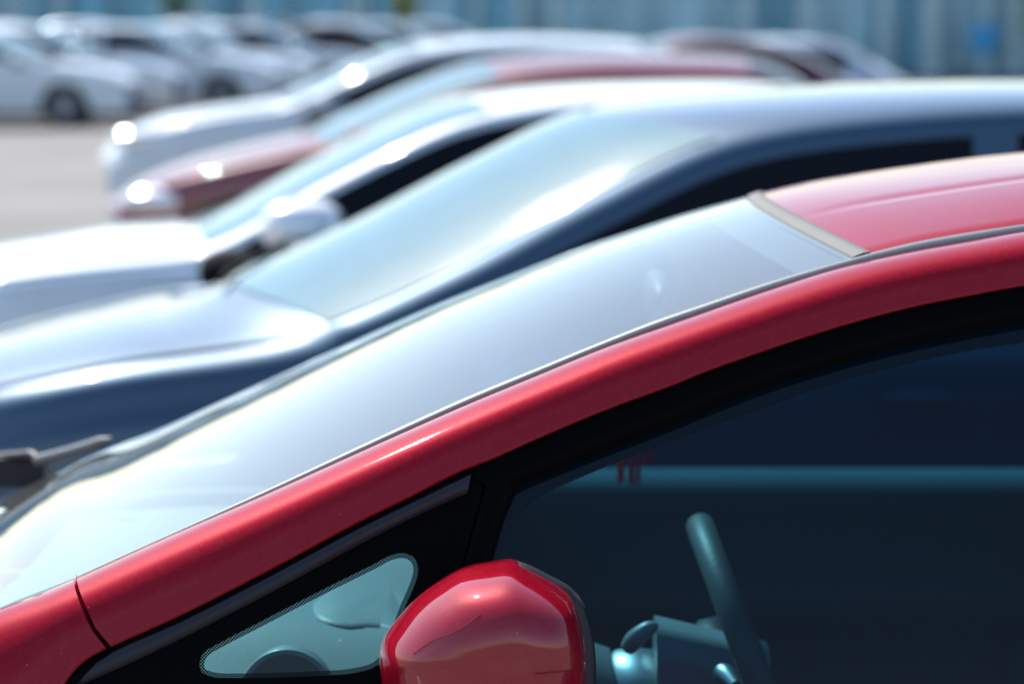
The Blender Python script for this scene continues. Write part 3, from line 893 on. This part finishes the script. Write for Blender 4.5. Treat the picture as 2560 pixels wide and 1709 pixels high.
# quarter window panel with a hole and its glass ------------------------
hole = [(1009.4, 1382), (1035, 1394), (1045.2, 1420), (1040, 1450), (1009.4, 1523.5), (990, 1580), (972, 1630), (940, 1664), (884, 1681), (782, 1688.5), (603, 1693.5),
        (534.3, 1691), (505, 1679), (498.5, 1660), (508.7, 1632), (560, 1600), (628.8, 1564.4), (782, 1485), (935.3, 1408.6), (975, 1388)]
def loop(pts, n):
    P = [np.array(p, float) for p in pts]
    c = P[-2:] + P + P[:3]
    s = spline(c, 2000)
    # cut the closed part
    fine = [(p[0], p[1]) for p in s]
    i0 = min(range(len(fine) // 2), key=lambda i: math.dist(fine[i], pts[0]))
    i1 = max(range(len(fine) // 2, len(fine)), key=lambda i: -math.dist(fine[i], pts[0]))
    f = np.array(fine[i0:i1 + 1]); d = np.concatenate([[0], np.cumsum(np.linalg.norm(np.diff(f, axis=0), axis=1))])
    u = np.linspace(0, d[-1], n + 1)[:-1]
    return [(float(np.interp(x, d, f[:, 0])), float(np.interp(x, d, f[:, 1]))) for x in u]
NH = 240
hl = loop(hole, NH)
cxh, cyh = 850, 1590
# outer outline: under the red pillar edge, the door shut line, and far below the frame
outer_poly = [(90, 1730), (278, 1607), (452, 1529), (678, 1414), (900, 1296), (1027, 1233), (1155, 1168), (1222, 1150), (1201, 1258), (1168, 1386), (1130, 1520), (1085, 1700), (1030, 1880), (600, 1990), (0, 1990), (20, 1850)]
def hit(px, py):
    best = None
    for i in range(len(outer_poly)):
        x1, y1 = outer_poly[i]; x2, y2 = outer_poly[(i + 1) % len(outer_poly)]
        dx, dy = px - cxh, py - cyh; ex, ey = x2 - x1, y2 - y1
        den = dx * ey - dy * ex
        if abs(den) < 1e-9: continue
        t = ((x1 - cxh) * ey - (y1 - cyh) * ex) / den; u = ((x1 - cxh) * dy - (y1 - cyh) * dx) / den
        if t > 0 and -1e-6 <= u <= 1 + 1e-6 and (best is None or t < best): best = t
    return (cxh + best * (px - cxh), cyh + best * (py - cyh))
rows = []
for (x, y) in hl + hl[:1]:
    ox, oy = hit(x, y)
    a = U(x, y, .0045); b = U(ox, oy, .0045)
    rows.append([b + Vector((0, .01, 0)), b] + [b.lerp(a, k / 6) for k in range(1, 7)])
part(MB().grid(rows), "quarter_panel", M['gloss_black'])
# frit dot print round the quarter glass
frit = bpy.data.materials.new("frit_dot_print"); frit.use_nodes = True
nt = frit.node_tree; pr = nt.nodes["Principled BSDF"]; L = nt.links.new
pr.inputs["Base Color"].default_value = (.004, .004, .006, 1); pr.inputs["Roughness"].default_value = .3; pr.inputs["Specular IOR Level"].default_value = .15
tc = nt.nodes.new("ShaderNodeTexCoord"); sp = nt.nodes.new("ShaderNodeSeparateXYZ"); L(tc.outputs["Object"], sp.inputs[0])
def mth(op, a, b=None):
    n = nt.nodes.new("ShaderNodeMath"); n.operation = op
    for i, q in enumerate((a, b)):
        if q is None: continue
        if isinstance(q, (int, float)): n.inputs[i].default_value = q
        else: L(q, n.inputs[i])
    return n.outputs[0]
PIT = .0034
s1 = mth('SINE', mth('MULTIPLY', sp.outputs[0], 2 * math.pi / PIT)); s2 = mth('SINE', mth('MULTIPLY', sp.outputs[2], 2 * math.pi / PIT))
holes = mth('GREATER_THAN', mth('MULTIPLY', s1, s2), .42)
tr = nt.nodes.new("ShaderNodeBsdfTransparent"); mx = nt.nodes.new("ShaderNodeMixShader")
L(holes, mx.inputs[0]); L(pr.outputs[0], mx.inputs[1]); L(tr.outputs[0], mx.inputs[2]); L(mx.outputs[0], nt.nodes["Material Output"].inputs["Surface"])
rows = []
for i in range(NH + 1):
    x, y = hl[i % NH]; x0, y0 = hl[(i - 2) % NH]; x1, y1 = hl[(i + 2) % NH]
    nx, ny = (y1 - y0), -(x1 - x0); l = math.hypot(nx, ny); nx, ny = nx / l, ny / l
    if (x + nx * 3 - cxh) ** 2 + (y + ny * 3 - cyh) ** 2 > (x - cxh) ** 2 + (y - cyh) ** 2: nx, ny = -nx, -ny
    rows.append([U(x, y, .0055), U(x + nx * 12, y + ny * 12, .0055)])
qg = MB(); ctr = U(cxh, 1600, .007)
ring_in = [U(x, y, .007) for x, y in hl]
qg.grid([[p, p.lerp(ctr, .5), p.lerp(ctr, .98)] for p in ring_in + ring_in[:1]])
qglass = part(qg, "quarter_glass", M['quarter_glass'])
part(MB().grid(rows), "frit_band", frit, qglass)
# satin trim strip below the pillar
st = spline([U(x, y, -.0005) for x, y in ((236, 1662), (290, 1628), (452, 1556), (678, 1441), (900, 1322), (1027, 1260), (1178, 1187))], 50)
sb = spline([U(x, y, .001) for x, y in ((180, 1720), (300, 1668), (452, 1596), (678, 1480), (900, 1360), (1027, 1296), (1168, 1232))], 50)
part(MB().grid([[a + Vector((0, .005, .001)), a, b, b + Vector((0, .005, -.001))] for a, b in zip(st, sb)]), "trim_strip", M['satin_navy'])
# dark structure behind the shut lines
for pts in ([(120, 1400), (320, 1400)], ):
    pass
bk = MB()
bk.grid([[U(x + k * (36 if j else -36), y, .03) for j in (0, 1) for k in (1,)] for x, y in ((215, 1475), (228, 1500), (245, 1540), (270, 1590), (290, 1625))])
bk.grid([[U(x - 30, y, .022), U(x + 30, y, .022)] for x, y in ((1226, 1150), (1220, 1200), (1201, 1258), (1166, 1386), (1130, 1520), (1080, 1720))])
part(bk, "pillar_core", M['seal'])
# far side quarter panel, simple black with glass
part(MB().grid([[mir(c + Vector((0, .004, 0))), mir(Vector((c.x, side_y(.95), .95)))] for c in spline(C3[:6], 20)]), "quarter_panel", M['gloss_black'])

# bonnet, nose, tail, floor ------------------------------------------
bon = []
for x in np.linspace(-1.62, -.60, 30):
    u = (x + 1.62) / 1.02
    zc = .64 + .18 * min(1, u * 3) ** .6 + .10 * u
    w = .55 + .17 * min(1, u * 2.5) ** .6
    bon.append([Vector((x - .10 * (1 - q * q), YC + q * w, zc - .10 * abs(q) ** 2.4)) for q in np.linspace(-1, 1, 25)])
part(MB().grid(bon, flip=True), "bonnet", M['hero'])
nose = []
for z in np.linspace(.22, .70, 8):
    nose.append([Vector((-1.62 - .10 * (1 - q * q) - .05 * math.sin((z - .2) * 5), YC + q * (.56 + .03), z)) for q in np.linspace(-1, 1, 25)])
part(MB().grid(nose), "front_bumper", M['hero'])
for s in (-1, 1):
    lower = [[Vector((x, YC + s * (.605 + .185 * min(1, (x + 1.62) * 2.2) ** .6) - s * .05 * (1 - t) ** 2, z0 + (z1 - z0) * t)) for t in np.linspace(0, 1, 8)]
             for x in np.linspace(-1.62, -.13, 50) for z0, z1 in [(max(.22, .30 + math.sqrt(max(0, .355 ** 2 - (x + .98) ** 2)) if abs(x + .98) < .355 else .22), .80 + .13 * min(1, (x + 1.62) * 1.4))]]
    if s > 0: lower = [[p + Vector((0, 0, -.10)) for p in r] for r in lower]
    part(MB().grid(lower, flip=(s > 0)), "lower_wing", M['hero'])
    MBl = MB().ellipsoid((-1.42, YC + s * .55, .68), (.24, .11, .08)); part(MBl, "headlight", M['lamp'])
tail = [[Vector((2.2 - .03 * 0 + .12 * (1 - q * q) + (.10 if z < 1 else .10 - (z - 1) * .3), YC + q * (.76 - max(0, z - .95) * .45), z)) for q in np.linspace(-1, 1, 21)] for z in np.linspace(.25, 1.29, 12)]
part(MB().grid(tail, flip=True), "tailgate", M['hero'])
part(MB().box((.7, YC, .24), (3.0, 1.5, .06)), "floor_pan", M['under'], smooth=False)
for wx in (-.98, 1.52):
    for s in (-1, 1):
        prof_t = [(.205, .0), (.27, .022), (.298, .0), (.30, -.17), (.205, -.19)]
        wh = part(MB().grid([[(wx + rad * math.cos(6.28319 * k / 32), YC + s * (.745 + d), .30 + rad * math.sin(6.28319 * k / 32)) for k in range(32)] for rad, d in prof_t], close_v=True), "wheel", M['tyre'])
        rm = MB().grid([[(wx + rad * math.cos(6.28319 * k / 32), YC + s * (.745 + d), .30 + rad * math.sin(6.28319 * k / 32)) for k in range(32)] for rad, d in ((.205, 0), (.19, -.02), (.001, -.05))], close_v=True)
        for k in range(6):
            a = 6.28319 * k / 6
            rm.tube([(wx, YC + s * .735, .3), (wx + .19 * math.cos(a), YC + s * .745, .3 + .19 * math.sin(a))], .018, 6)
        part(rm, "rim", M['rim'], wh)

# door mirror ----------------------------------------------------------
def door_mirror():
    Yi = 2.60
    px = [(948.6, 1627), (959.7, 1590), (989, 1550), (1026, 1508), (1063.5, 1476), (1100.5, 1451.6), (1137.5, 1430.6), (1174.6, 1418.3), (1224, 1409.6), (1268.4, 1402.7), (1285.7, 1404),
          (1310, 1414.6), (1359.8, 1439), (1404, 1465), (1424, 1481), (1441, 1513), (1451, 1548), (1461, 1602), (1464.7, 1709), (1455, 1800),
          (1400, 1862), (1300, 1888), (1150, 1880), (1040, 1848), (975, 1790), (956, 1709)]
    outl = loop(px, 96)
    base = [at(x, y, Yi) for x, y in outl]
    fx, fz = at(1290, 1520, Yi).x, at(1330, 1570, Yi).z
    focus = Vector((fx, Yi, fz))
    rows = []
    N = 26
    depth = .135
    for i in range(N + 1):
        t = math.sin(math.pi / 2 * i / N)                    # 0 inboard .. 1 outermost
        s = max(0.0, 1 - t ** 3.4) ** (1 / 2.6)
        row = []
        for p in base:
            d = p - focus
            el = Vector((d.x, 0, d.z)); ang = math.atan2(el.z, el.x)
            tgt = Vector((.088 * math.cos(ang), 0, .082 * math.sin(ang)))
            k = min(1.0, i / N * 1.1) ** 1.5 * .8
            q = focus + d.lerp(tgt, k) * s
            q.y = Yi - depth * t
            row.append(q)
        rows.append(row)
    inb = []
    for s, yy in ((.55, .075), (.80, .055), (.95, .03)):
        inb.append([Vector((focus.x + (p.x - focus.x) * s, Yi + yy, focus.z + (p.z - focus.z) * s)) for p in base])
    sh = MB().grid(inb + rows, close_v=True)
    housing = part(sh, "door_mirror", M['hero_mirror'])
    # black rim on the rear edge: an inner shell that stands out of the painted cap
    rim_px = [(990, 1640), (1040, 1560), (1110, 1480), (1200, 1436), (1268, 1412), (1296, 1407), (1335, 1420.7), (1384.5, 1446.7), (1414, 1461.5), (1441, 1481), (1458.5, 1508), (1478, 1563), (1488, 1627), (1489.4, 1709), (1478, 1805),
              (1420, 1872), (1300, 1875), (1150, 1860), (1060, 1830), (1010, 1770), (985, 1700)]
    rb = [at(x, y, Yi) for x, y in loop(rim_px, 96)]
    rows = []
    for i in range(N + 1):
        t = math.sin(math.pi / 2 * i / N); sc = max(0.0, 1 - t ** 3.4) ** (1 / 2.6)
        row = []
        for p in rb:
            q = focus + (p - focus) * sc; q.y = Yi - .02 * t; row.append(q)
        rows.append(row)
    part(MB().grid([[Vector((focus.x + (p.x - focus.x) * k, Yi + yy, focus.z + (p.z - focus.z) * k)) for p in rb] for k, yy in ((.55, .07), (.80, .05), (.95, .025))] + rows, close_v=True), "mirror_rim", M['satin_navy'], housing)
    # reflecting glass facing the driver
    gl = [[Vector((focus.x + .070 + .002 * (1 - v * v), Yi + .03 + .035 * u, fz - .005 + .055 * v)) for v in np.linspace(-1, 1, 9)] for u in np.linspace(-1, 1, 9)]
    part(MB().grid(gl), "mirror_glass", M['mirror_glass'], housing)
    part(MB().box((focus.x + .01, Yi + .05, .985), (.12, .16, .05)), "mirror_foot", M['gloss_black'], housing, smooth=False)
    return housing
near_mirror = door_mirror()
from mathutils.bvhtree import BVHTree
_me = near_mirror.data
_bv = BVHTree.FromPolygons([v.co + Vector(ORG) for v in _me.vertices], [tuple(p.vertices) for p in _me.polygons])
def on_shell(px, py):
    d = ray(px, py).normalized()
    h = _bv.ray_cast(Vector((0, 0, CAM_H)), d)
    return h[0] - d * .0003 if h[0] is not None else None
M['scratch'] = plastic("scratched_paint", (0.30, 0.01, 0.02), 0.7, 0.1)
for nm, pts_, rad, mt in (("scratch", [(1033, 1634), (1060, 1614), (1082, 1600), (1130, 1582), (1165, 1563), (1202, 1534)], .00055, M['scratch']),
                          ("seam", [(1336, 1683), (1370, 1680), (1400, 1678), (1430, 1674), (1458, 1673)], .0007, M['scratch'])):
    q_ = [on_shell(x, y) for x, y in [(p.x, p.y) for p in spline(pts_, 24)]]
    q_ = [p for p in q_ if p is not None]
    if len(q_) > 3: part(MB().tube(q_, rad, 5), nm, mt, near_mirror)

# dashboard --------------------------------------------------------------
def dash_z(x, y):
    t = (x + .66) / .62
    return .965 + .028 * math.sin(max(0, min(1, t)) * math.pi) - .055 * min(1.0, max(0.0, (3.0 - y) / .12)) ** 1.5 
dash = MB()
rows = []
for x in np.linspace(-.66, -.06, 40):
    rows.append([Vector((x, y, dash_z(x, y) + .012 * math.exp(-((y - 3.17) / .2) ** 2) )) for y in np.linspace(2.78, 4.2, 60)])
for k, (dx, dz) in enumerate(((.03, -.02), (.035, -.08), (.0, -.30), (-.05, -.6))):
    rows.append([Vector((-.06 + dx, p.y, p.z + dz)) for p in rows[39]])
dash.grid(rows)
DASH = part(dash, "dashboard", M['dash'])
# raised lid panel with a fine seam
def rounded(cx_, cy_, w, h, rr, n=8):
    pts = []
    for sx, sy, a0 in ((1, 1, 0), (-1, 1, 90), (-1, -1, 180), (1, -1, 270)):
        for k in range(n + 1):
            a = R(a0 + 90 * k / n)
            pts.append((cx_ + sx * (w / 2 - rr) + rr * math.cos(a), cy_ + sy * (h / 2 - rr) + rr * math.sin(a)))
    return pts
lid_loop = [(950, 1592), (870, 1572), (800, 1556), (776, 1535), (772, 1505), (784, 1478), (820, 1455), (900, 1428), (990, 1415), (1080, 1430), (1120, 1500), (1110, 1590), (1030, 1610)]
def on_dash(px, py, lift=0.0):
    y = 3.0
    d = ray(px, py)
    z = 1.0
    for _ in range(30):
        t = (CAM_H - z) / -d.z
        p = Vector((0, 0, CAM_H)) + d * t
        z = dash_z(p.x, p.y) + lift
    return p
ctl = [on_dash(x, y, .004) for x, y in ((950, 1592), (870, 1572), (800, 1556), (776, 1535), (772, 1505), (784, 1478), (820, 1455))]
ctl = [(p.x, p.y) for p in ctl] + [(-.19, 3.36), (-.12, 3.40), (-.08, 3.32), (-.075, 3.12), (-.09, 2.99), (-.12, 2.975)]
lp = [Vector((x, y, dash_z(x, y) + .003)) for x, y in loop(ctl, 80)]
lc = sum(lp, Vector()) / len(lp)
mb = MB(); mb.grid([[p + Vector((0, 0, -.01)), p + Vector((0, 0, -.001)), p.lerp(lc, .015) + Vector((0, 0, .004)), p.lerp(lc, .06) + Vector((0, 0, .007)), p.lerp(lc, .4) + Vector((0, 0, .012)), p.lerp(lc, .99) + Vector((0, 0, .013))] for p in lp + lp[:1]])
part(mb, "instrument_hood", M['dash'], DASH)
mb = MB().tube([p + Vector((0, 0, .002)) for p in lp], .0016, 6, caps=False); part(mb, "seam", M['seal'], DASH)
# domed side vent: half disc standing on the dash
vc = at(720, 1738, 2.89)
va = []
n = 28
rx = .054; rz = .060
for k in range(n + 1):
    a = math.pi * k / n
    va.append((vc.x - rx * math.cos(a) * 1.0, vc.z - .004 + rz * math.sin(a)))
disc = MB()
disc.grid([[Vector((vc.x + (x - vc.x) * s, vc.y - .012 + (0 if s > .9 else .01 * (1 - s)), vc.z + (z - vc.z) * s)) for x, z in va] for s in (1.0, .96, .9, .5, .02)])
vent = part(disc, "air_vent", M['dash_dark'], DASH)
part(MB().tube([Vector((x, vc.y - .013, z)) for x, z in va], .0035, 8), "vent_rim", M['column'], DASH)
part(MB().grid([[Vector((x, y, z - .001)) for x, z in va] for y in (vc.y - .012, vc.y + .01, vc.y + .022)]), "vent_body", M['dash'], DASH)
# ledge along the windshield foot
e0, e1 = on_dash(520, 1640, .004), on_dash(610, 1655, .004)
part(MB().tube([e0 + (e0 - e1) * 1.0, e0, e1], .004, 8), "ledge", M['column'], DASH)
# dark trapezoid on the dash: glass reflection and shade drawn as a patch
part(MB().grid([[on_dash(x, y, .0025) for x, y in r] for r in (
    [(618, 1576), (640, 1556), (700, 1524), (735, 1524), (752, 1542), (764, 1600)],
    [(618, 1578), (648, 1576), (700, 1590), (735, 1602), (752, 1606), (766, 1612)])]), "dash_shade_patch", M['dash_dark'], DASH)

# steering column, stalk and wheel ---------------------------------------
def column():
    Y = 3.12
    g = MB()
    # fixed sleeve next to the dashboard
    rows = []
    for x, r0 in ((-.04, .062), (.115, .060), (.135, .058)):
        c = Vector((x, Y + .03, .885 - (x - .05) * .25))
        rows.append([c + Vector((-.2 * r0 * math.sin(6.2832 * k / 28), r0 * 1.25 * math.cos(6.2832 * k / 28), r0 * math.sin(6.2832 * k / 28))) for k in range(28)])
    g.grid(rows, close_v=True); g.poly(rows[-1])
    col = part(g, "steering_column", M['dash'])
    # collar, satin
    g = MB(); rows = []
    for x, r0 in ((.135, .052), (.142, .058), (.165, .066), (.19, .068), (.195, .06)):
        c = Vector((x, Y + .02, .883 - (x - .05) * .2))
        rows.append([c + Vector((-.2 * r0 * math.sin(6.2832 * k / 28), r0 * 1.1 * math.cos(6.2832 * k / 28), r0 * math.sin(6.2832 * k / 28))) for k in range(28)])
    g.grid(rows, close_v=True); part(g, "collar", M['satin_metal'], col)
    # shroud halves
    def shroud(z0, z1, dz, nm, mat):
        rows = []
        for i in range(14):
            t = i / 13; x = .178 + .14 * t
            w = .050 - .006 * t
            zc = .878 - .10 * (x - .18)
            row = []
            for k in range(17):
                a = math.pi * k / 16
                y = Y - .005 + w * math.copysign(abs(math.cos(a)) ** .55, math.cos(a))
                z = zc + dz + (z1 - z0) * max(0, math.sin(a)) ** .55 * (1 - .25 * t)
                row.append(Vector((x, y, z)))
            rows.append(row)
        m_ = MB().grid(rows); m_.poly(rows[0]); m_.poly(rows[-1])
        part(m_, nm, mat, col)
    shroud(0, .075, .018, "upper_shroud", M['column'])
    shroud(0, -.085, .010, "lower_shroud", M['column'])
    # stalk rising towards the glass
    a = Vector((.135, Y - .03, .965)); 
    pts = spline([at(1570, 1618, 3.07), at(1592, 1592, 3.06), at(1618, 1572, 3.06), at(1645, 1560, 3.06)], 12)
    part(MB().tube(pts, [.010, .011, .0115, .012, .012, .0115, .011, .0105, .010, .009, .007, .003], 12), "stalk", M['column'], col)
    pts = spline([at(1795, 1672, 3.05), at(1818, 1690, 3.03), at(1840, 1715, 3.01)], 8)
    part(MB().tube(pts, [.006, .011, .013, .013, .012, .011, .010, .009], 12), "wiper_stalk", M['satin_metal'], col)
column()
def steering_wheel():
    tilt = R(21)
    u = Vector((-math.sin(tilt), 0, math.cos(tilt))); v = Vector((0, 1, 0)); nrm = Vector((math.cos(tilt), 0, math.sin(tilt)))
    apex = at(1753, 1322, 3.17)
    C = apex - u * .182
    rows = []
    NR = 96
    for i in range(NR):
        a = 2 * math.pi * i / NR
        d = u * math.cos(a) - v * math.sin(a)
        c = C + d * .182
        rows.append([c + (d * math.cos(6.2832 * k / 20) * .0165 + nrm * math.sin(6.2832 * k / 20) * .0185) for k in range(20)])
    rows.append(rows[0])
    sw = part(MB().grid(rows, close_v=True), "steering_wheel", M['wheel_leather'])
    hub = MB(); rr = []
    for s, d in ((.01, -.02), (.06, -.022), (.075, -.03), (.078, -.055), (.05, -.09)):
        rr.append([C + u * math.cos(6.2832 * k / 28) * s * .9 + v * math.sin(6.2832 * k / 28) * s * 1.15 + nrm * (d + .01) for k in range(28)])
    hub.grid(rr, close_v=True); part(hub, "hub", M['dash_dark'], sw)
    for a in (90, 270, 205, 155):
        d = u * math.cos(R(a)) - v * math.sin(R(a))
        part(MB().tube([C + d * .05 - nrm * .03, C + d * .12 - nrm * .015, C + d * .178], [.02, .014, .012], 10), "spoke", M['dash_dark'], sw)
steering_wheel()

# seats, rear-view mirror
for yc_, nm in ((3.17, 0), (3.84, 1)):
    s = MB(); rows = []
    for i in range(12):
        t = i / 11; x = .82 + .18 * t; z = .50 + .62 * t
        w = .24 - .05 * t ** 3
        rows.append([Vector((x + .05 * (abs(q) ** 3) * -1, yc_ + q * w, z)) for q in np.linspace(-1, 1, 12)])
    s.grid(rows); s.grid([[p + Vector((.10, 0, 0)) for p in r] for r in rows], flip=True)
    seat = part(s, "seat", M['seat'])
    part(MB().ellipsoid((1.02, yc_, 1.22), (.06, .13, .09), e=.7), "headrest", M['seat'], seat)
    part(MB().ellipsoid((.58, yc_, .48), (.27, .25, .07), e=.6), "seat_base", M['seat'], seat)
rv = part(MB().ellipsoid((.20, YC, 1.33), (.018, .12, .035), e=.7), "rear_view_mirror", M['dash_dark'])

# wipers parked on the far foot of the windshield ------------------------
wip = MB()
pts = spline([at(-60, 1150, 3.95), at(0, 1144, 3.93), at(50, 1140, 3.90), at(84, 1138, 3.88), at(93, 1150, 3.87)], 16)
wip.tube(pts, .0085, 8)
wiper = part(wip, "wiper", M['satin_navy'])
part(MB().tube(spline([at(93, 1151, 3.87), at(180, 1128, 3.82), at(280, 1096, 3.76)], 14), [.009] * 12 + [.006, .003], 8), "wiper_blade", M['rubber'], wiper)
part(MB().box(at(45, 1175, 3.93), (.09, .05, .045)), "wiper_pivot", M['satin_navy'], wiper, smooth=False)
cowl_rows = [[across(edge[0] + base_dir * 0 + Vector((dx, 0, dz)), j / NV) for j in range(NV + 1)] for dx, dz in ((.02, -.01), (-.04, -.03), (-.12, -.035), (-.24, -.03))]
part(MB().grid(cowl_rows, flip=True), "cowl", M['dash_dark'])

# red tassel ornament hanging from the rear-view mirror -------------------
TO = at(1590, 1080, 3.50)
tas = empty("hanging_tassel", (TO.x, 3.50, TO.z), "red silk tassel charm hanging inside the red car behind the windshield", "ornament")
def tpart(mb, nm, mat): return mb.build(nm, mat, tas, True, (TO.x, 3.5, TO.z))
tpart(MB().tube([(TO.x + .02, 3.52, 1.31), (TO.x + .004, 3.502, 1.2), (TO.x, 3.5, TO.z + .005)], .0012, 6), "cord", M['tassel'])
kn = MB(); kn.ellipsoid((TO.x, 3.5, TO.z), (.014, .007, .014), 8, 12, .8)
tpart(kn, "knot", M['tassel'])
rnd = random.Random(11)
for x0, x1, yb in ((1545, 1562, 1204), (1570, 1600, 1208), (1606, 1632, 1162)):
    b = MB()
    for k in range(12):
        x = rnd.uniform(x0, x1)
        e = at(x, yb + rnd.uniform(-6, 6), 3.5 + rnd.uniform(-.006, .006))
        a = Vector((TO.x + (e.x - TO.x) * .55, 3.5, TO.z - .004))
        b.tube([a, Vector((e.x, e.y, (a.z * .8 + e.z * .2))), e], .0013, 5)
    tpart(b, "tassel_strands", M['tassel'])
